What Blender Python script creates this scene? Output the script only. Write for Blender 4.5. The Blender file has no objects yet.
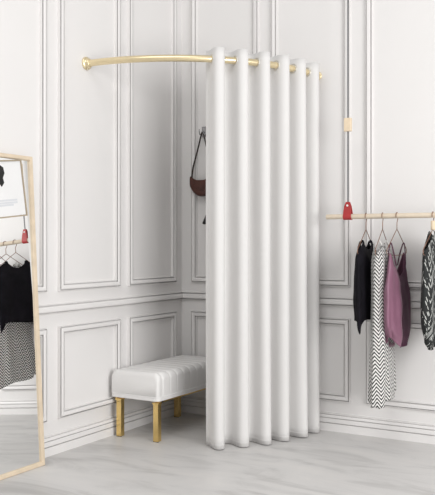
import bpy, bmesh, math, random
from mathutils import Vector, Matrix, noise
random.seed(7)
S = bpy.context.scene
COL = S.collection
PI = math.pi

# ------------------------------------------------------------ camera
F_PX = 809.0
YAW = math.atan((697 - 217.5) / F_PX)
cd = bpy.data.cameras.new('camera'); cam = bpy.data.objects.new('camera', cd); COL.objects.link(cam)
cam.location = (3.145, -4.808, 1.2)
cam.rotation_euler = (PI / 2, 0, YAW)
cd.sensor_fit = 'HORIZONTAL'; cd.sensor_width = 36.0
cd.lens = 36.0 * F_PX / 435.0
cd.shift_y = -(247.5 - 242.0) / 495.0 * (495.0 / 435.0)
cd.clip_start = 0.05
S.camera = cam

# ------------------------------------------------------------ world, lights, exposure
w = bpy.data.worlds.new('world'); S.world = w; w.use_nodes = True
bg = w.node_tree.nodes['Background']
bg.inputs[0].default_value = (1.0, 0.99, 0.98, 1); bg.inputs[1].default_value = 0.50
def area(name, loc, target, sx, sy, power, col=(1, 1, 1)):
    l = bpy.data.lights.new(name, 'AREA'); l.shape = 'RECTANGLE'; l.size = sx; l.size_y = sy
    l.energy = power; l.color = col
    o = bpy.data.objects.new(name, l); COL.objects.link(o); o.location = loc
    o.rotation_euler = (Vector(target) - Vector(loc)).to_track_quat('-Z', 'Y').to_euler()
    return o
area('skylight', (1.9, -4.2, 5.0), (0.7, -0.4, 1.0), 3.0, 2.4, 70, (1, 0.995, 0.985))
area('window_daylight', (5.2, -2.85, 1.7), (0.0, -1.3, 0.9), 2.2, 2.4, 150, (1, 0.99, 0.985))
S.view_settings.view_transform = 'Standard'; S.view_settings.look = 'None'
S.view_settings.exposure = 0.0; S.view_settings.gamma = 1.0
S.view_settings.use_curve_mapping = False

# ------------------------------------------------------------ materials
def mat(name, col, rough=0.6, metal=0.0, spec=0.5, bump=0.0, bscale=200.0, var=0.0, vscale=3.0, sheen=0.0, coords='Object'):
    m = bpy.data.materials.new(name); m.use_nodes = True
    nt = m.node_tree; b = nt.nodes['Principled BSDF']
    b.inputs['Roughness'].default_value = rough; b.inputs['Metallic'].default_value = metal
    b.inputs['Specular IOR Level'].default_value = spec
    if sheen: b.inputs['Sheen Weight'].default_value = sheen
    tc = nt.nodes.new('ShaderNodeTexCoord')
    n = nt.nodes.new('ShaderNodeTexNoise'); n.inputs['Scale'].default_value = vscale; n.inputs['Detail'].default_value = 4
    nt.links.new(tc.outputs[coords], n.inputs['Vector'])
    r = nt.nodes.new('ShaderNodeValToRGB')
    r.color_ramp.elements[0].position = 0.3; r.color_ramp.elements[1].position = 0.7
    r.color_ramp.elements[0].color = [c * (1 - var) for c in col] + [1]
    r.color_ramp.elements[1].color = [min(1, c * (1 + var)) for c in col] + [1]
    nt.links.new(n.outputs['Fac'], r.inputs['Fac']); nt.links.new(r.outputs['Color'], b.inputs['Base Color'])
    if bump:
        n2 = nt.nodes.new('ShaderNodeTexNoise'); n2.inputs['Scale'].default_value = bscale
        nt.links.new(tc.outputs[coords], n2.inputs['Vector'])
        bp = nt.nodes.new('ShaderNodeBump'); bp.inputs['Strength'].default_value = bump; bp.inputs['Distance'].default_value = 0.002
        nt.links.new(n2.outputs['Fac'], bp.inputs['Height']); nt.links.new(bp.outputs['Normal'], b.inputs['Normal'])
    return m
M = {}
M['wall'] = mat('wall_paint', (0.80, 0.785, 0.775), 0.55, var=0.006, bump=0.03, bscale=300)
M['trim'] = mat('trim_paint', (0.81, 0.795, 0.785), 0.42, var=0.005)
M['gold'] = mat('brushed_gold', (0.83, 0.70, 0.45), 0.32, metal=0.7, var=0.03, vscale=30)
M['leg_gold'] = mat('polished_brass', (0.84, 0.61, 0.25), 0.22, metal=1.0, var=0.05, vscale=12)
M['ring'] = mat('satin_nickel', (0.72, 0.70, 0.64), 0.3, metal=0.8)
M['curtain'] = mat('curtain_cloth', (0.735, 0.725, 0.715), 0.9, spec=0.1, bump=0.12, bscale=900, var=0.006, sheen=0.15)
M['leather'] = mat('bench_leather', (0.80, 0.79, 0.78), 0.42, var=0.01, bump=0.06, bscale=350)
M['wood'] = mat('pale_ash', (0.80, 0.66, 0.48), 0.5, var=0.06, vscale=25)
M['wood2'] = mat('mirror_frame_wood', (0.72, 0.60, 0.45), 0.5, var=0.07, vscale=18)
M['wood3'] = mat('print_frame_wood', (0.40, 0.33, 0.24), 0.5, var=0.06, vscale=18)
M['rail'] = mat('pale_dowel', (0.78, 0.67, 0.53), 0.5, var=0.04, vscale=25)
M['red'] = mat('red_leather', (0.40, 0.03, 0.032), 0.45, var=0.08, vscale=20)
M['cord'] = mat('grey_strap', (0.22, 0.22, 0.225), 0.7, var=0.05, vscale=60)
M['copper'] = mat('copper_wire', (0.30, 0.16, 0.11), 0.35, metal=0.7, var=0.05, vscale=40)
M['black'] = mat('black_chiffon', (0.007, 0.006, 0.009), 0.8, spec=0.15, var=0.3, vscale=15)
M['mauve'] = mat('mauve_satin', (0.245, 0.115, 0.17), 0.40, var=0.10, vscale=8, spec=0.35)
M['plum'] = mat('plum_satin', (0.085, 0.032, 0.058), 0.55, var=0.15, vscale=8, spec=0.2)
M['brown'] = mat('brown_leather', (0.075, 0.022, 0.014), 0.4, var=0.3, vscale=25, bump=0.2, bscale=120)
M['dkstrap'] = mat('dark_strap', (0.03, 0.018, 0.014), 0.45)
M['blackbag'] = mat('black_leather', (0.012, 0.011, 0.011), 0.45, var=0.2)
M['silver'] = mat('chrome_hook', (0.42, 0.42, 0.43), 0.25, metal=0.9)
M['paper'] = mat('print_paper', (0.80, 0.80, 0.80), 0.8, var=0.02)
M['ink'] = mat('black_ink', (0.015, 0.015, 0.015), 0.8)
M['greyink'] = mat('grey_ink', (0.66, 0.675, 0.70), 0.8)
M['white'] = mat('white_plastic', (0.82, 0.81, 0.79), 0.4)
mm = bpy.data.materials.new('mirror_glass'); mm.use_nodes = True
b = mm.node_tree.nodes['Principled BSDF']; b.inputs['Metallic'].default_value = 1; b.inputs['Roughness'].default_value = 0.0
b.inputs['Base Color'].default_value = (0.96, 0.965, 0.96, 1); M['mirror'] = mm

def math_node(nt, op, a, b=None, c=None):
    n = nt.nodes.new('ShaderNodeMath'); n.operation = op
    for i, v in enumerate((a, b, c)):
        if v is None: continue
        if isinstance(v, (int, float)): n.inputs[i].default_value = v
        else: nt.links.new(v, n.inputs[i])
    return n.outputs[0]

def herringbone():
    m = bpy.data.materials.new('herringbone_cloth'); m.use_nodes = True; nt = m.node_tree
    b = nt.nodes['Principled BSDF']; b.inputs['Roughness'].default_value = 0.85
    uv = nt.nodes.new('ShaderNodeUVMap'); uv.uv_map = 'UVMap'
    sp = nt.nodes.new('ShaderNodeSeparateXYZ'); nt.links.new(uv.outputs[0], sp.inputs[0])
    zig = math_node(nt, 'PINGPONG', sp.outputs[0], 0.029)
    v = math_node(nt, 'ADD', math_node(nt, 'MULTIPLY', zig, 1.1), sp.outputs[1])
    s = math_node(nt, 'FRACT', math_node(nt, 'DIVIDE', v, 0.0215))
    g = math_node(nt, 'GREATER_THAN', s, 0.52)
    mx = nt.nodes.new('ShaderNodeMix'); mx.data_type = 'RGBA'
    mx.inputs['A'].default_value = (0.78, 0.77, 0.75, 1); mx.inputs['B'].default_value = (0.015, 0.015, 0.017, 1)
    nt.links.new(g, mx.inputs['Factor']); nt.links.new(mx.outputs['Result'], b.inputs['Base Color'])
    return m
M['herring'] = herringbone()

def leafcloth():
    m = bpy.data.materials.new('leaf_pattern_cloth'); m.use_nodes = True; nt = m.node_tree
    b = nt.nodes['Principled BSDF']; b.inputs['Roughness'].default_value = 0.8
    uv = nt.nodes.new('ShaderNodeUVMap'); uv.uv_map = 'UVMap'
    sp = nt.nodes.new('ShaderNodeSeparateXYZ'); nt.links.new(uv.outputs[0], sp.inputs[0])
    zig = math_node(nt, 'PINGPONG', sp.outputs[0], 0.045)
    cb = nt.nodes.new('ShaderNodeCombineXYZ')
    nt.links.new(math_node(nt, 'MULTIPLY', math_node(nt, 'ADD', sp.outputs[0], math_node(nt, 'MULTIPLY', sp.outputs[1], -0.2)), 36.0), cb.inputs[0])
    nt.links.new(math_node(nt, 'MULTIPLY', math_node(nt, 'ADD', sp.outputs[1], math_node(nt, 'MULTIPLY', zig, 1.9)), 52.0), cb.inputs[1])
    vo = nt.nodes.new('ShaderNodeTexVoronoi'); vo.inputs['Scale'].default_value = 1.0; vo.inputs['Randomness'].default_value = 0.6
    nt.links.new(cb.outputs[0], vo.inputs['Vector'])
    g = math_node(nt, 'LESS_THAN', vo.outputs['Distance'], 0.36)
    mx = nt.nodes.new('ShaderNodeMix'); mx.data_type = 'RGBA'
    mx.inputs['A'].default_value = (0.012, 0.014, 0.014, 1); mx.inputs['B'].default_value = (0.50, 0.51, 0.49, 1)
    nt.links.new(g, mx.inputs['Factor']); nt.links.new(mx.outputs['Result'], b.inputs['Base Color'])
    return m
M['leaf'] = leafcloth()

def floor_mat():
    m = bpy.data.materials.new('polished_stone_floor'); m.use_nodes = True; nt = m.node_tree
    b = nt.nodes['Principled BSDF']; b.inputs['Roughness'].default_value = 0.42; b.inputs['Specular IOR Level'].default_value = 0.35
    tc = nt.nodes.new('ShaderNodeTexCoord'); mp = nt.nodes.new('ShaderNodeMapping')
    mp.inputs['Rotation'].default_value = (0, 0, -0.35); mp.inputs['Scale'].default_value = (1.0, 2.6, 1)
    nt.links.new(tc.outputs['Object'], mp.inputs['Vector'])
    n1 = nt.nodes.new('ShaderNodeTexNoise'); n1.inputs['Scale'].default_value = 1.6; n1.inputs['Detail'].default_value = 7
    n1.inputs['Roughness'].default_value = 0.6; n1.inputs['Distortion'].default_value = 1.0
    nt.links.new(mp.outputs[0], n1.inputs['Vector'])
    r = nt.nodes.new('ShaderNodeValToRGB')
    e = r.color_ramp.elements; e[0].position = 0.32; e[0].color = (0.47, 0.46, 0.45, 1)
    e[1].position = 0.68; e[1].color = (0.67, 0.655, 0.64, 1)
    k = r.color_ramp.elements.new(0.5); k.color = (0.62, 0.61, 0.60, 1)
    nt.links.new(n1.outputs['Fac'], r.inputs['Fac']); nt.links.new(r.outputs['Color'], b.inputs['Base Color'])
    return m
M['floor'] = floor_mat()

# ------------------------------------------------------------ helpers
def obj(name, bm, m, parent=None, smooth=False, bevel=0.0, solid=0.0, loc=None, subsurf=0):
    me = bpy.data.meshes.new(name)
    bmesh.ops.recalc_face_normals(bm, faces=bm.faces[:])
    if smooth:
        for f in bm.faces: f.smooth = True
    bm.to_mesh(me); bm.free(); me.materials.append(m)
    o = bpy.data.objects.new(name, me); COL.objects.link(o)
    if loc is not None: o.location = loc
    if parent is not None: o.parent = parent
    if subsurf:
        s = o.modifiers.new('s', 'SUBSURF'); s.levels = subsurf; s.render_levels = subsurf
    if solid:
        s = o.modifiers.new('t', 'SOLIDIFY'); s.thickness = solid; s.offset = 0
    if bevel:
        s = o.modifiers.new('b', 'BEVEL'); s.width = bevel; s.segments = 3; s.limit_method = 'ANGLE'
    return o
def tag(o, label, cat, group=None):
    o['label'] = label; o['category'] = cat
    if group: o['group'] = group
    return o
def thing(name, label, cat, loc=(0, 0, 0), rot=(0, 0, 0), group=None):
    o = bpy.data.objects.new(name, None); COL.objects.link(o); o.empty_display_size = 0.1
    o.location = loc; o.rotation_euler = rot
    return tag(o, label, cat, group)
def struct(name, bm, m, **k):
    o = obj(name, bm, m, **k); o['kind'] = 'structure'; return o
def box(bm, x0, x1, y0, y1, z0, z1):
    vs = [bm.verts.new(p) for p in ((x0,y0,z0),(x1,y0,z0),(x1,y1,z0),(x0,y1,z0),(x0,y0,z1),(x1,y0,z1),(x1,y1,z1),(x0,y1,z1))]
    for f in ((0,3,2,1),(4,5,6,7),(0,1,5,4),(1,2,6,5),(2,3,7,6),(3,0,4,7)): bm.faces.new([vs[i] for i in f])
def tube(bm, pts, r, n=10, closed=False, cap=True, rz=None):
    """tube along a polyline; r number or list; rz flattens along the frame's second axis"""
    pts = [Vector(p) for p in pts]; N = len(pts); rings = []
    up = None
    for i, p in enumerate(pts):
        if closed: t = pts[(i + 1) % N] - pts[i - 1]
        else: t = pts[min(i + 1, N - 1)] - pts[max(i - 1, 0)]
        t.normalize()
        if up is None:
            up = Vector((0, 0, 1)) if abs(t.z) < 0.9 else Vector((1, 0, 0))
        s = t.cross(up).normalized(); up = s.cross(t).normalized()
        ri = r[i] if isinstance(r, (list, tuple)) else r
        rb = ri if rz is None else rz
        rings.append([bm.verts.new(p + s * (ri * math.cos(2 * PI * k / n)) + up * (rb * math.sin(2 * PI * k / n))) for k in range(n)])
    for i in range(N if closed else N - 1):
        a, b_ = rings[i], rings[(i + 1) % N]
        for k in range(n): bm.faces.new((a[k], a[(k + 1) % n], b_[(k + 1) % n], b_[k]))
    if cap and not closed:
        bm.faces.new(rings[0][::-1]); bm.faces.new(rings[-1])
def prism(bm, poly, fn, h0, h1):
    """poly: list of (a,b); fn(a,b,h) -> point"""
    lo = [bm.verts.new(fn(a, b_, h0)) for a, b_ in poly]; hi = [bm.verts.new(fn(a, b_, h1)) for a, b_ in poly]
    n = len(poly)
    bm.faces.new(lo); bm.faces.new(hi[::-1])
    for i in range(n): bm.faces.new((lo[i], lo[(i + 1) % n], hi[(i + 1) % n], hi[i]))
def rings_mesh(bm, rings, cap=True):
    R = [[bm.verts.new(p) for p in r] for r in rings]; n = len(R[0])
    for i in range(len(R) - 1):
        for k in range(n): bm.faces.new((R[i][k], R[i][(k + 1) % n], R[i + 1][(k + 1) % n], R[i + 1][k]))
    if cap: bm.faces.new(R[0][::-1]); bm.faces.new(R[-1])
def smoothpts(P, n=6):
    out = []; P = [Vector(p) for p in P]
    for i in range(len(P) - 1):
        p0 = P[max(i - 1, 0)]; p1 = P[i]; p2 = P[i + 1]; p3 = P[min(i + 2, len(P) - 1)]
        for k in range(n):
            t = k / n
            out.append(0.5 * ((2 * p1) + (p2 - p0) * t + (2 * p0 - 5 * p1 + 4 * p2 - p3) * t * t + (3 * p1 - p0 - 3 * p2 + p3) * t ** 3))
    out.append(P[-1]); return out

# ------------------------------------------------------------ the room
XR, YF, H = 3.3, -6.0, 3.05
bm = bmesh.new(); box(bm, -0.12, XR, YF, 0.12, -0.08, 0.0); struct('floor', bm, M['floor'])
bm = bmesh.new(); box(bm, -0.12, 0.0, -3.6, 0.12, 0.0, H); struct('wall_left', bm, M['wall'])
bm = bmesh.new(); box(bm, 0.0, XR, 0.0, 0.12, 0.0, H); struct('wall_back', bm, M['wall'])

# wall-space mappers: a runs along the wall from the corner, z is height, h stands off the wall
LW = lambda a, z, h: (h, -a, z)
BW = lambda a, z, h: (a, -h, z)
PROF = [(0.0, 0.0), (0.0, 0.016), (0.003, 0.017), (0.0032, 0.0003), (0.0096, 0.0003), (0.0098, 0.022), (0.014, 0.021),
        (0.022, 0.021), (0.029, 0.018), (0.0325, 0.019), (0.0327, 0.0003), (0.0392, 0.0003), (0.0395, 0.015), (0.0435, 0.013), (0.0435, 0.0)]
PROF_L = [(0.0, 0.0), (0.0, 0.019), (0.0028, 0.0195), (0.0030, 0.0003), (0.0195, 0.0003), (0.0195, 0.0185), (0.0100, 0.0190), (0.0100, 0.0215), (0.014, 0.0235),
          (0.022, 0.0235), (0.029, 0.0225), (0.0325, 0.0205), (0.0325, 0.0185), (0.0235, 0.0180), (0.0235, 0.0003), (0.0393, 0.0003), (0.0395, 0.0175), (0.0435, 0.0165), (0.0435, 0.0)]
def panel(fn, a0, a1, z0, z1, n):
    bm = bmesh.new(); rings = []
    for u, h in (PROF_L if fn is LW else PROF):
        rings.append([fn(a0 + u, z0 + u, h), fn(a1 - u, z0 + u, h), fn(a1 - u, z1 - u, h), fn(a0 + u, z1 - u, h)])
    rings_mesh(bm, rings, cap=False)
    struct('trim_%d' % n, bm, M['trim'])
n = 1
LP = [(0.090, 0.638), (0.728, 1.296), (1.400, 1.960), (2.060, 2.625), (2.715, 3.285)]
BP = [(0.088, 0.618), (0.714, 1.269), (1.373, 1.925), (2.025, 2.58), (2.68, 3.23)]
for fn, lst in ((LW, LP), (BW, BP)):
    for a0, a1 in lst:
        panel(fn, a0, a1, 0.919, 2.96, n); n += 1
        panel(fn, a0, a1, 0.192, 0.717, n); n += 1
def strip(name, fn, L, prof):
    bm = bmesh.new()
    # prof: (z, h) ; mitred at the inner corner
    A = [bm.verts.new(fn(h, z, h)) for z, h in prof]; B = [bm.verts.new(fn(L, z, h)) for z, h in prof]
    for i in range(len(prof) - 1): bm.faces.new((A[i], B[i], B[i + 1], A[i + 1]))
    bm.faces.new(B)
    struct(name, bm, M['trim'])
RAIL = [(0.794, 0.0), (0.794, 0.014), (0.7975, 0.015), (0.7980, 0.0003), (0.8058, 0.0003), (0.8060, 0.026), (0.812, 0.028), (0.829, 0.028),
        (0.8368, 0.026), (0.8370, 0.0003), (0.8448, 0.0003), (0.8450, 0.018), (0.849, 0.016), (0.849, 0.0)]
BASE = [(0.0, 0.0), (0.0, 0.026), (0.048, 0.026), (0.0485, 0.010), (0.054, 0.010), (0.0545, 0.025), (0.080, 0.024), (0.0805, 0.010), (0.0850, 0.010),
        (0.0855, 0.022), (0.100, 0.017), (0.1005, 0.001), (0.107, 0.001), (0.1075, 0.009), (0.111, 0.008), (0.111, 0.0)]
strip('trim_%d' % n, LW, 3.6, RAIL); n += 1
strip('trim_%d' % n, BW, XR, RAIL); n += 1
strip('baseboard_left', LW, 3.6, BASE)
strip('baseboard_back', BW, XR, BASE)

# ------------------------------------------------------------ curved curtain rod
RZ, RR = 2.267, 1.045
rod = thing('curtain_rod', 'curved brushed-gold curtain rod bridging the corner from left wall to back wall', 'curtain rod', (0, 0, RZ))
bm = bmesh.new()
tube(bm, [(RR * math.cos(a), -RR * math.sin(a), 0) for a in [PI / 2 * i / 60 for i in range(61)]], 0.0200, 20)
obj('rod', bm, M['gold'], rod, smooth=True)
def lathe(bm, prof, origin, axis, n=28):
    ax = Vector(axis).normalized(); u = ax.orthogonal().normalized(); v = ax.cross(u); o = Vector(origin)
    rings_mesh(bm, [[o + ax * d + (u * math.cos(2 * PI * k / n) + v * math.sin(2 * PI * k / n)) * max(r, 0.0004) for k in range(n)] for d, r in prof])
for org, ax in (((0, -RR, 0), (1, 0, 0)), ((RR, 0, 0), (0, -1, 0))):
    bm = bmesh.new()
    lathe(bm, [(0.0, 0.038), (0.006, 0.040), (0.011, 0.038), (0.013, 0.032), (0.017, 0.029), (0.024, 0.025), (0.034, 0.0245), (0.036, 0.0205)] if ax[0] else [(0.0, 0.029), (0.005, 0.030), (0.009, 0.028), (0.011, 0.0205)], org, ax)
    fl = obj('wall_flange', bm, M['gold'], rod, smooth=True, bevel=0.0)
    for s in (-1, 1):
        bm = bmesh.new(); o2 = Vector(org) + Vector((0, 0, (0.035 if ax[0] else 0.0255) * s)) + Vector(ax) * 0.009
        lathe(bm, [(0, 0.0045), (0.004, 0.0045), (0.0055, 0.003)], o2, ax, 12); obj('screw', bm, M['ring'], fl)

# ------------------------------------------------------------ curtain
cur = thing('curtain', 'tall off-white grommet curtain in six deep folds hanging from the curved rod', 'curtain', (0, 0, 0))
PER = math.radians(7.82); PK = math.radians(45.2); AMP = 0.062
def cpt(ph, z):
    """ph: angle; phase 0 at the crest of the first fold"""
    t = (ph - PK) / PER * 2 * PI
    zf = (RZ - z) / RZ
    amp = AMP * (1 + 0.05 * zf)
    r = RR + amp * math.cos(t) + 0.006 * math.sin(t * 0.5 + 1) * zf + 0.004*zf
    a = ph + (0.38 * math.sin(2 * t)) * PER / (2 * PI) + 0.004 * math.sin(t * 0.37 + 2.0 * zf) * zf
    return Vector((r * math.cos(a), -r * math.sin(a), z))
PH0, PH1 = math.radians(48.7), math.radians(2.2)
NU, NV = 360, 40
ZT, ZB = 2.325, 0.006
bm = bmesh.new(); G = []
uvl = bm.loops.layers.uv.new('UVMap')
for j in range(NV + 1):
    z = ZT + (ZB - ZT) * j / NV
    G.append([bm.verts.new(cpt(PH0 + (PH1 - PH0) * i / NU, z)) for i in range(NU + 1)])
for j in range(NV):
    for i in range(NU): bm.faces.new((G[j][i], G[j][i + 1], G[j + 1][i + 1], G[j + 1][i]))
obj('cloth_panel', bm, M['curtain'], cur, smooth=True, solid=0.004)
# stitched hem line near the foot
bm = bmesh.new(); a = [[], []]
def off(ph, z, d):
    p = cpt(ph, z); q = cpt(ph + 1e-3, z) - cpt(ph - 1e-3, z); nn = Vector((q.y, -q.x, 0)).normalized(); return p + nn * d
for side in (1, -1):
    A = []
    for zz, d in ((0.0285, 0.0015), (0.0295, 0.0034), (0.0315, 0.0034), (0.0325, 0.0015)):
        A.append([bm.verts.new(off(PH0 + (PH1 - PH0) * i / NU, zz, d * side)) for i in range(NU + 1)])
    for j in range(3):
        for i in range(NU): bm.faces.new((A[j][i], A[j][i + 1], A[j + 1][i + 1], A[j + 1][i]))
obj('hem_stitch', bm, M['curtain'], cur, smooth=True)
# grommets where the cloth crosses the rod
k = 0
for i in range(-1, 11):
    ph = PK + PER / 4 - i * PER / 2 - 0.0
    if ph > PH0 + 0.01 or ph < PH1: continue
    # find crossing by bisection near ph
    best = min([ph + d * PER * 0.002 for d in range(-120, 121)], key=lambda q: abs((cpt(q, RZ).xy).length - RR))
    p = cpt(best, RZ); q = (cpt(best + 2e-3, RZ) - cpt(best - 2e-3, RZ)).normalized()
    nrm = Vector((q.y, -q.x, 0)); bm = bmesh.new()
    u = q; v = Vector((0, 0, 1)); pts = [p + (u * math.cos(t) + v * math.sin(t)) * 0.0270 for t in [2 * PI * m_ / 28 for m_ in range(28)]]
    tube(bm, pts, 0.0042, 8, closed=True); obj('grommet', bm, M['ring'], cur, smooth=True)

# ------------------------------------------------------------ bench
bx0, bx1, by0, by1 = 0.028, 0.385, -0.845, -0.055
ben = thing('bench', 'white channel-tufted leather bench on square brass legs along the left wall', 'bench', ((bx0 + bx1) / 2, (by0 + by1) / 2, 0))
def BL(p): return Vector(p) - Vector(((bx0 + bx1) / 2, (by0 + by1) / 2, 0))
bm = bmesh.new()
hx, hy = (bx1 - bx0) / 2, (by1 - by0) / 2
def cushion_ring(y, inset):
    # rounded rectangle section in x,z ; channel groove handled by inset
    z0, z1 = 0.262, 0.412 - inset; r = 0.040; pts = []
    X = hx - (0.25 * inset if inset > 0.0065 else 0.0)
    for cx_, cz_, a0 in ((X - r, z1 - r, 0), (-X + r, z1 - r, 90)):
        for s in range(9):
            a = math.radians(a0 + 90 * s / 8)
            pts.append((cx_ + r * math.cos(a), y, cz_ + r * math.sin(a) + 0.010 * math.cos((cx_ + r * math.cos(a)) / hx * 1.4)))
    for cx_, a0 in ((-X + 0.012, 180), (X - 0.012, 270)):
        for s in range(4):
            a = math.radians(a0 + 90 * s / 3); pts.append((cx_ + 0.012 * math.cos(a), y, z0 + 0.012 + 0.012 * math.sin(a)))
    return pts
rings = []
NCH = 9; pitch = (2 * hy - 0.11) / NCH
ys = [-hy + 0.0, -hy + 0.003, -hy + 0.009, -hy + 0.018, -hy + 0.032]
ins = [0.036, 0.021, 0.010, 0.003, 0.0]
for c in range(NCH):
    y0 = -hy + 0.055 + c * pitch
    for t in (0.0, 0.04, 0.12, 0.3, 0.5, 0.7, 0.88, 0.96):
        ys.append(y0 + t * pitch); ins.append(0.012 * (1 - math.sin(PI * t) ** 0.3))
ys.append(hy - 0.055); ins.append(0.006)
ys += [hy - 0.042, hy - 0.025, hy - 0.012, hy - 0.004, hy]; ins += [0.0, 0.003, 0.010, 0.021, 0.036]
for y, i_ in zip(ys, ins):
    ring = cushion_ring(y, i_)
    if i_ > 0.0099: ring = [(x * (1 - (i_ - 0.0099) * 0.5), yy, z) for x, yy, z in ring]
    rings.append(ring)
rings_mesh(bm, rings)
cush = obj('seat_cushion', bm, M['leather'], ben, smooth=True)
bm = bmesh.new()
def rrect(z, o_, r=0.03):
    pts = []
    for sx, sy, a0 in ((1, 1, 0), (-1, 1, 90), (-1, -1, 180), (1, -1, 270)):
        for s in range(6):
            a = math.radians(a0 + 90 * s / 5); pts.append((sx * (hx + o_ - r) + r * math.cos(a), sy * (hy + o_ - r) + r * math.sin(a), z))
    return pts
rings_mesh(bm, [rrect(0.246, 0.0), rrect(0.249, 0.003), rrect(0.266, 0.003), rrect(0.270, -0.001)])
obj('seat_base', bm, M['leather'], ben, smooth=False)
bm = bmesh.new()
tube(bm, [Vector(p) for p in rrect(0.2690, 0.0010)], 0.0035, 8, closed=True); obj('piping', bm, M['leather'], cush, smooth=True)
bm = bmesh.new()
t_ = 0.012
for x0, x1, y0, y1 in ((-hx + .01, hx - .01, -hy + .05, -hy + .068), (-hx + .01, hx - .01, hy - .03, hy - .012), (-hx + .01, -hx + .028, -hy + .03, hy - .03), (hx - .028, hx - .010, -hy + .03, hy - .03)):
    box(bm, x0, x1, y0, y1, 0.234, 0.246)
obj('brass_frame', bm, M['leg_gold'], ben)
for sx in (-1, 1):
    for sy in (-1, 1):
        bm = bmesh.new()
        # folded flat-bar leg: wide face and a return, L-shaped in plan
        cx_, cy_ = sx * (hx - 0.040) + 0.009, (hy - 0.115 if sy > 0 else 0.035 - hy)
        w_, d_, t = 0.018, 0.017, 0.007
        ys_ = -1
        poly = [(-w_, -d_), (w_, -d_), (w_, d_), (w_ - t, d_), (w_ - t, -d_ + t), (-w_, -d_ + t)]
        if sx < 0: pass
        prism(bm, [(cx_ + a_, cy_ + b_) for a_, b_ in poly], lambda a_, b_, h: (a_, b_, h), 0.003, 0.236)
        lg = obj('leg', bm, M['leg_gold'], ben, bevel=0.001)
        bm = bmesh.new(); box(bm, cx_ - w_ - 0.006, cx_ + w_ + 0.003, cy_ - d_ - 0.003, cy_ + d_ + 0.003, 0.226, 0.234)
        obj('mounting_plate', bm, M['leg_gold'], lg, bevel=0.001)
        bm = bmesh.new(); box(bm, cx_ - w_, cx_ + w_, cy_ - d_, cy_ - d_ + t, 0.0, 0.003)
        obj('foot_pad', bm, M['ink'], lg)

# ------------------------------------------------------------ leaning mirror
MW, MH, FW = 0.62, 1.665, 0.023
TILT = math.radians(3.15)
mir = thing('leaning_mirror', 'tall mirror in a slim pale wood frame leaning on the left wall', 'mirror', (0.120, -1.536 - MW / 2, 0.0), (0, -TILT, 0.0075))
bm = bmesh.new()
prof = [(0, -0.010), (0, 0.010), (0.002, 0.012), (FW - 0.004, 0.012), (FW, 0.006), (FW, -0.010)]
rr = [[(h, -MW / 2 + u, u), (h, MW / 2 - u, u), (h, MW / 2 - u, MH - u), (h, -MW / 2 + u, MH - u)] for u, h in prof]
rr.append(rr[0]); rings_mesh(bm, rr, cap=False); bmesh.ops.remove_doubles(bm, verts=bm.verts[:], dist=1e-5)
obj('frame', bm, M['wood2'], mir)
bm = bmesh.new(); box(bm, -0.004, 0.0, -MW / 2 + FW - 0.002, MW / 2 - FW + 0.002, FW - 0.002, MH - FW + 0.002); obj('glass', bm, M['mirror'], mir)
bm = bmesh.new(); box(bm, -0.011, -0.0045, -MW / 2 + 0.01, MW / 2 - 0.01, 0.01, MH - 0.01); obj('backing_board', bm, M['wood2'], mir)

# picture reflected in the mirror, added as a framed print on its face
def mp(y, z, x=0.0):   # a point in the mirror's own frame to the world
    return mir.matrix_basis @ Vector((x, y, z))
PWd, PHt = 0.36, 0.30
pic = thing('reflected_print', 'reflection of a white print with black brush figure, added as a thin framed panel on the mirror', 'picture')
ctr = mp(0.045, 1.472, 0.0135)
pic.rotation_euler = (Matrix.Rotation(-TILT, 4, 'Y') @ Matrix.Rotation(math.radians(6), 4, 'X')).to_euler(); pic.location = ctr
bm = bmesh.new(); pr = [(0, 0), (0, 0.011), (0.007, 0.011), (0.007, 0)]
rr = [[(h, -PWd / 2 + u, -PHt / 2 + u), (h, PWd / 2 - u, -PHt / 2 + u), (h, PWd / 2 - u, PHt / 2 - u), (h, -PWd / 2 + u, PHt / 2 - u)] for u, h in pr]
rr.append(rr[0]); rings_mesh(bm, rr, cap=False); bmesh.ops.remove_doubles(bm, verts=bm.verts[:], dist=1e-5)
obj('frame', bm, M['wood3'], pic)
bm = bmesh.new(); box(bm, 0.001, 0.006, -PWd / 2 + 0.008, PWd / 2 - 0.008, -PHt / 2 + 0.008, PHt / 2 - 0.008); paper = obj('paper', bm, M['paper'], pic)
PICFIG = []
for poly in ([(0.00, 0.13), (0.03, 0.145), (0.055, 0.13), (0.06, 0.10), (0.045, 0.075), (0.05, 0.05), (0.03, 0.03), (0.015, 0.045), (0.02, 0.08), (-0.01, 0.09)],):
    bm = bmesh.new(); prism(bm, poly, lambda a_, b_, h: (h, a_ - 0.01, b_ - 0.018), 0.0061, 0.0066); obj('brush_figure', bm, M['ink'], paper)
for q, (y0, y1, zz) in enumerate(((-0.10, 0.12, -0.065), (-0.12, 0.12, -0.078), (-0.10, 0.09, -0.09))):
    bm = bmesh.new(); box(bm, 0.0061, 0.0065, y0, y1, zz, zz + 0.010); obj('grey_line', bm, M['greyink'], paper)

# small round bumper on the left wall by the mirror
bm = bmesh.new(); lathe(bm, [(0, 0.010), (0.012, 0.010), (0.018, 0.008), (0.022, 0.004)], (0.0, -1.415, 0.208), (1, 0, 0), 18)
tag(obj('wall_bumper', bm, M['white'], smooth=True), 'tiny round white bumper low on the left wall beside the mirror', 'wall bumper')

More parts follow.
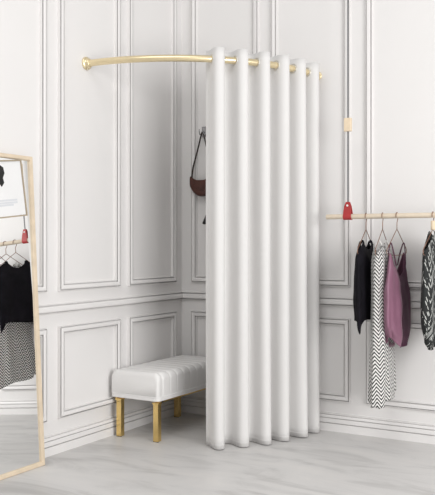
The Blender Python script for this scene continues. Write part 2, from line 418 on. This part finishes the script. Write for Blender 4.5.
# ------------------------------------------------------------ clothes rail hung on straps
RY, RLZ = -0.22, 1.353
rail = thing('clothes_rail', 'pale wood dowel rail for clothes hung in front of the back wall', 'clothes rail', (1.20, RY, RLZ))
bm = bmesh.new(); lathe(bm, [(0, 0.0145), (0.0015, 0.0155), (1.72, 0.0155), (1.7215, 0.0145)], (0, 0, 0), (1, 0, 0), 20)
d = obj('dowel', bm, M['rail'], rail, smooth=False)
for p in d.data.polygons: p.use_smooth = len(p.vertices) == 4
def hanging_strap(x, label):
    t = thing('rail_strap', label, 'hanging strap', (x, RY, RLZ), group='straps carrying the clothes rail')
    # red leather loop around the dowel
    bm = bmesh.new(); outer = []
    n_ = 14; r_ = 0.0185
    prof2 = [(-r_, 0.0)] + [(-r_ * math.cos(a_), -r_ * math.sin(a_)) for a_ in [PI * i / n_ for i in range(1, n_)]] + [(r_, 0.0)]
    path = [(-0.006, 0.088), (-0.008, 0.06), (-0.014, 0.03)] + prof2 + [(0.014, 0.03), (0.008, 0.06), (0.006, 0.088)]
    ws = [0.012, 0.021, 0.024] + [0.026] * len(prof2) + [0.024, 0.021, 0.012]
    A = [bm.verts.new((-w_, y, z)) for (y, z), w_ in zip(path, ws)]; B = [bm.verts.new((w_, y, z)) for (y, z), w_ in zip(path, ws)]
    for i in range(len(path) - 1): bm.faces.new((A[i], B[i], B[i + 1], A[i + 1]))
    lp = obj('leather_loop', bm, M['red'], t, solid=0.004, bevel=0.001)
    bm = bmesh.new(); lathe(bm, [(-0.012, 0.0065), (0.012, 0.0065), (0.013, 0.005)], (0, 0, 0.066), (0, -1, 0), 16); obj('rivet', bm, M['white'], lp)
    bm = bmesh.new(); box(bm, -0.0045, 0.0045, -0.002, 0.002, 0.074, 1.52); obj('strap_webbing', bm, M['cord'], t)
    bm = bmesh.new(); box(bm, -0.022, 0.022, -0.014, 0.014, 0.512, 0.593); obj('wood_slider', bm, M['wood'], t, bevel=0.004)
    bm = bmesh.new(); box(bm, -0.02, 0.02, 0.214, 0.2195, 1.47, 1.56)
    tube(bm, [(0, 0.216, 1.515), (0, 0.1, 1.52), (0, 0.0, 1.515), (0, -0.012, 1.53)], 0.007, 10); obj('wall_bracket', bm, M['silver'], t)
    return t
hanging_strap(1.338, 'grey strap with pale wood slider and red leather loop at the left rail end')
hanging_strap(2.72, 'second grey strap with red leather loop holding the right rail end')

def make_hanger(x, rz, label, sc=1.0, collar=False, drop=0.0):
    t = thing('clothes_hanger', label, 'hanger', (x, RY, RLZ), (0, 0, rz), 'wire hangers on the dowel rail')
    bm = bmesh.new(); R = 0.0195
    hook = [(0, -R * 1.0, -0.010)] + [(0, -R * math.cos(a), R * math.sin(a)) for a in [PI * i / 12 for i in range(0, 12)]]
    hook += [(0, R * 0.98, -0.006), (0, 0.012, -0.024), (0, 0.002, -0.038), (0, 0, -0.05), (0, 0, -0.082)]
    tube(bm, hook, 0.0023, 8); obj('hook', bm, M['copper'], t, smooth=True)
    bm = bmesh.new(); W = 0.195 * sc
    body = smoothpts([(0, 0, -0.080), (0, 0.02, -0.090), (0, W * 0.6, -0.150 * 1.0), (0, W * 0.90, -0.184), (0, W, -0.203), (0, W * 0.93, -0.222), (0, W * 0.6, -0.229),
                      (0, 0, -0.230), (0, -W * 0.6, -0.229), (0, -W * 0.93, -0.222), (0, -W, -0.203), (0, -W * 0.90, -0.184), (0, -W * 0.6, -0.150), (0, -0.02, -0.090), (0, 0, -0.080)], 5)
    tube(bm, body, 0.0023, 8); obj('wire_body', bm, M['copper'], t, smooth=True)
    if collar:
        bm = bmesh.new(); lathe(bm, [(0, 0.011), (0.004, 0.013), (0.05, 0.013), (0.054, 0.010)], (0, 0, -0.085), (0, 0, 1), 14); obj('wood_collar', bm, M['wood'], t, smooth=True)
    return t

def garment_mesh(rows, top, bot, folds=7, famp=0.006, uarc=(0.0, 1.0), NU=96, NV=40, seed=1.0):
    """closed (or partial) cloth tube. rows: (v, cy, half_y, cx, half_x) ; top(u), bot(u) heights"""
    bm = bmesh.new(); uvl = bm.loops.layers.uv.new('UVMap')
    full = uarc == (0.0, 1.0)
    def interp(v):
        for i in range(len(rows) - 1):
            if v <= rows[i + 1][0]:
                t = (v - rows[i][0]) / (rows[i + 1][0] - rows[i][0]); t = t * t * (3 - 2 * t)
                return [rows[i][k] + (rows[i + 1][k] - rows[i][k]) * t for k in range(1, 5)]
        return rows[-1][1:]
    nc = NU if full else NU + 1
    grid = []; uv = {}
    for j in range(NV + 1):
        v = j / NV; cy, hy_, cx, hx_ = interp(v); r = []
        for i in range(nc):
            u = uarc[0] + (uarc[1] - uarc[0]) * i / NU
            a = 2 * PI * u
            f = famp * (0.25 + v) * (math.sin(folds * a + seed + 1.5 * v) + 0.5 * math.sin((folds * 2 - 1) * a + seed * 2.1 - 2 * v))
            z = top(u) + (bot(u) - top(u)) * v
            ca, sa = math.cos(a), math.sin(a)
            nx = noise.noise(Vector((u * 5 + seed, v * 4, 0))) * 0.008 * v
            p = Vector((cx + (hx_ + f) * ca + nx, cy + (hy_ + f * 0.5) * (abs(sa) ** 0.85) * (1 if sa >= 0 else -1), z))
            r.append(bm.verts.new(p))
        grid.append(r)
    L = []
    for j in range(NV + 1):
        l = [0.0]
        for i in range(NU): l.append(l[-1] + (grid[j][(i + 1) % nc].co - grid[j][i % nc].co).length)
        L.append(l)
    for j in range(NV):
        for i in range(NU):
            i2 = (i + 1) % nc
            fc = bm.faces.new((grid[j][i], grid[j][i2], grid[j + 1][i2], grid[j + 1][i]))
            for lpp, (ii, jj) in zip(fc.loops, ((i, j), (i + 1, j), (i + 1, j + 1), (i, j + 1))):
                u = uarc[0] + (uarc[1] - uarc[0]) * ii / NU
                vert = grid[jj][ii % nc] if full else grid[jj][ii]
                lpp[uvl].uv = (L[jj][ii] - 0.5 * (L[jj][-1] if ii * 2 > NU else 0) + (0.5 * L[jj][-1] if ii * 2 > NU else 0) - (L[jj][-1] - L[NV][-1] if ii * 2 > NU else 0), vert.co.z)
    return bm
def strap_bm(pts, w=0.006):
    bm = bmesh.new(); tube(bm, smoothpts(pts, 6), w, 8, rz=w * 0.5); return bm

# 1 black top (first beside the red loop)
X1, A1 = 1.452, math.radians(6)
make_hanger(X1, A1, 'copper wire hanger nearest the red loop, holding the black top')
g = thing('sleeveless_blouse', 'sheer black sleeveless blouse with a pointed hem hanging nearest the red loop', 'blouse', (X1, RY, RLZ), (0, 0, A1))
def neck(depth, wdt, z0, zs):
    def f(u):
        s = math.sin(2 * PI * u)     # -1..1 along hanger
        if abs(s) < wdt: return z0 - depth * math.cos(s / wdt * PI / 2) ** 0.8
        return z0 - zs * (abs(s) - wdt)
    return f
bm = garment_mesh([(0, 0, 0.180, 0, 0.014), (0.2, 0, 0.200, 0.0, 0.034), (0.6, 0, 0.202, 0, 0.038), (1, 0, 0.192, 0.0, 0.034)],
                  neck(0.050, 0.5, -0.148, 0.10), lambda u: -0.615 - 0.065 * max(0.0, 1 - abs(((u - 0.80) + 0.5) % 1 - 0.5) / 0.09) - 0.01 * math.sin(6 * PI * u), folds=6, famp=0.008, seed=2.2)
bod = obj('bodice', bm, M['black'], g, smooth=True, solid=0.0015)
for s in (-1, 1):
    obj('shoulder_strap', strap_bm([(0.012, s * 0.100, -0.165), (0.003, s * 0.095, -0.146), (-0.010, s * 0.100, -0.165)], 0.012), M['black'], g, smooth=True)

# 2 herringbone dress
X2, A2 = 1.554, math.radians(7)
make_hanger(X2, A2, 'copper wire hanger second from the red loop, holding the herringbone dress')
g = thing('herringbone_dress', 'long white dress with black herringbone stripes, longest garment on the rail', 'dress', (X2, RY, RLZ), (0, 0, A2))
bm = garment_mesh([(0, 0, 0.16, 0, 0.034), (0.12, 0, 0.172, 0.0, 0.050), (0.5, 0, 0.180, 0, 0.048), (1, -0.0, 0.205, 0.0, 0.056)],
                  neck(0.05, 0.5, -0.155, 0.12), lambda u: -1.065 + 0.030 * math.sin(2 * PI * u) - 0.008 * math.sin(10 * PI * u), folds=7, famp=0.008, seed=0.4, NU=140, NV=60)
obj('skirt', bm, M['herring'], g, smooth=True, solid=0.0015)
for s in (-1, 1):
    obj('shoulder_strap', strap_bm([(0.018, s * 0.100, -0.175), (0.003, s * 0.095, -0.146), (-0.018, s * 0.100, -0.175)], 0.007), M['herring'], g, smooth=True)

# 3 mauve camisole
X3, A3 = 1.641, math.radians(0)
make_hanger(X3, A3, 'copper wire hanger with bare rounded ends, holding the mauve camisole', sc=0.92)
g = thing('satin_camisole', 'mauve satin camisole with thin dark straps hanging right of the herringbone dress', 'top', (X3, RY, RLZ), (0, 0, A3))
rws = [(0, 0, 0.128, 0, 0.020), (0.15, 0, 0.140, 0.0, 0.034), (0.45, 0, 0.175, 0, 0.048), (0.85, -0.0, 0.178, 0.0, 0.048), (1, 0, 0.135, 0, 0.036)]
tp = lambda u: -0.350 + 0.135 * abs(math.sin(2 * PI * u)) ** 1.6
bt = lambda u: -0.765 + 0.07 * abs(math.sin(2 * PI * u)) ** 2
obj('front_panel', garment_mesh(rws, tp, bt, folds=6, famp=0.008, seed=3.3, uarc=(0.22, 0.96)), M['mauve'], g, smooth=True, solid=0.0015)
q = obj('plum_side', garment_mesh(rws, tp, bt, folds=6, famp=0.008, seed=3.3, uarc=(-0.04, 0.22), NU=34), M['plum'], g, smooth=True, solid=0.0015)  # far side of the camisole, coloured darker plum than the rest
q['label'] = 'darker plum side'
for s in (-1, 1):
    q = obj('shoulder_strap', strap_bm([(0.024, s * 0.085, -0.29), (0.016, s * 0.105, -0.22), (0.003, s * 0.118, -0.158), (-0.016, s * 0.105, -0.22), (-0.024, s * 0.085, -0.29)], 0.0065), M['plum'], g, smooth=True)

# 4 leaf print blouse
X4, A4 = 1.852, math.radians(0)
make_hanger(X4, A4, 'copper wire hanger with a wood collar, holding the leaf-pattern blouse at far right', collar=True)
g = thing('patterned_blouse', 'black blouse with pale leaf strokes, rightmost garment on the rail', 'blouse', (X4, RY, RLZ), (0, 0, A4))
bm = garment_mesh([(0, 0, 0.150, 0, 0.018), (0.10, 0, 0.165, 0.0, 0.034), (0.5, 0, 0.17, 0, 0.040), (0.75, 0, 0.16, 0.0, 0.038), (0.92, 0, 0.11, 0.0, 0.026), (1, 0, 0.05, 0.0, 0.014)],
                  lambda u: -0.090 - 0.105 * abs(math.sin(2 * PI * u)) ** 1.2, lambda u: -0.745 + 0.02 * math.sin(2 * PI * u), folds=5, famp=0.006, seed=5.0)
obj('bodice', bm, M['leaf'], g, smooth=True, solid=0.0015)

# ------------------------------------------------------------ hooks and bags in the corner
def wall_hook(x, label):
    t = thing('wall_hook', label, 'coat hook', (x, 0, 1.965), group='coat hooks in the corner')
    bm = bmesh.new(); box(bm, -0.026, 0.026, -0.006, 0.0, -0.034, 0.040); obj('plate', bm, M['silver'], t, bevel=0.002)
    for s in (-1, 1):
        bm = bmesh.new(); tube(bm, smoothpts([(s * 0.016, -0.004, 0.012), (s * 0.016, -0.02, 0.0), (s * 0.016, -0.036, -0.018), (s * 0.016, -0.050, -0.016), (s * 0.016, -0.055, 0.004), (s * 0.016, -0.053, 0.016)], 5), 0.0042, 10)
        obj('prong', bm, M['silver'], t, smooth=True)
    return t
wall_hook(0.197, 'chrome double coat hook holding the brown handbag near the corner')
wall_hook(0.352, 'chrome coat hook behind the curtain holding the black bag')

# brown baguette bag
g = thing('brown_handbag', 'small dark brown leather shoulder bag hanging from the corner hook', 'handbag', (0.199, -0.042, 1.60))
bm = bmesh.new(); rings = []
NB = 20
for i in range(NB + 1):
    t = i / NB; x = -0.098 + 0.196 * t; e = math.sin(PI * min(max(t, 0.02), 0.98)) ** 0.35
    topz = 0.018 + 0.055 * (2 * t - 1) ** 2 * 1.0; bz = -0.085 + 0.055 * abs(2 * t - 1) ** 2.4
    cz, hz = (topz + bz) / 2, (topz - bz) / 2 * (0.55 + 0.45 * e); th = 0.026 * e + 0.002
    rings.append([(x, th * math.copysign(abs(math.cos(a)) ** 0.8, math.cos(a)), cz + hz * math.copysign(abs(math.sin(a)) ** 0.8, math.sin(a))) for a in [2 * PI * k / 20 for k in range(20)]])
rings_mesh(bm, rings); obj('bag_body', bm, M['brown'], g, smooth=True)
bm = bmesh.new()
prism(bm, [(-0.065, 0.042), (-0.03, 0.028), (0.03, 0.028), (0.065, 0.042), (0.05, -0.01), (0.018, -0.035), (-0.018, -0.035), (-0.05, -0.01)], lambda a_, b_, h: (a_, h, b_), -0.031, -0.024)
obj('flap', bm, M['brown'], g, bevel=0.003)
bm = bmesh.new()
hk = (0.0, 0.0, 0.357)
tube(bm, smoothpts([(-0.088, 0, 0.045), (-0.076, 0, 0.12), (-0.045, 0, 0.22), (-0.012, 0, 0.335), (0, 0, 0.357), (0.012, 0, 0.335), (0.035, 0, 0.25), (0.062, 0, 0.14), (0.088, 0, 0.045)], 6), 0.0075, 8, rz=0.0045)
obj('shoulder_strap', bm, M['dkstrap'], g, smooth=True)
# black bag
g = thing('black_bag', 'black leather bag mostly hidden by the curtain, only one lower corner showing', 'bag', (0.352, -0.042, 1.40))
bm = bmesh.new()
def trs(z, w_, t):
    p = []
    for sx, sy, a0 in ((1, 1, 0), (-1, 1, 90), (-1, -1, 180), (1, -1, 270)):
        for s in range(4):
            a = math.radians(a0 + 90 * s / 3); p.append((sx * (w_ - 0.01) + 0.01 * math.cos(a), sy * (t - 0.01) + 0.01 * math.sin(a), z))
    return p
rings_mesh(bm, [trs(-0.078, 0.136, 0.024), trs(-0.072, 0.142, 0.028), trs(0.0, 0.108, 0.026), trs(0.05, 0.085, 0.018), trs(0.055, 0.08, 0.014)])
obj('bag_body', bm, M['blackbag'], g, smooth=True)
bm = bmesh.new(); tube(bm, smoothpts([(-0.06, 0, 0.05), (-0.05, 0, 0.25), (-0.01, 0, 0.53), (0, 0, 0.557), (0.01, 0, 0.53), (0.05, 0, 0.25), (0.06, 0, 0.05)], 6), 0.005, 8)
obj('shoulder_strap', bm, M['blackbag'], g, smooth=True)
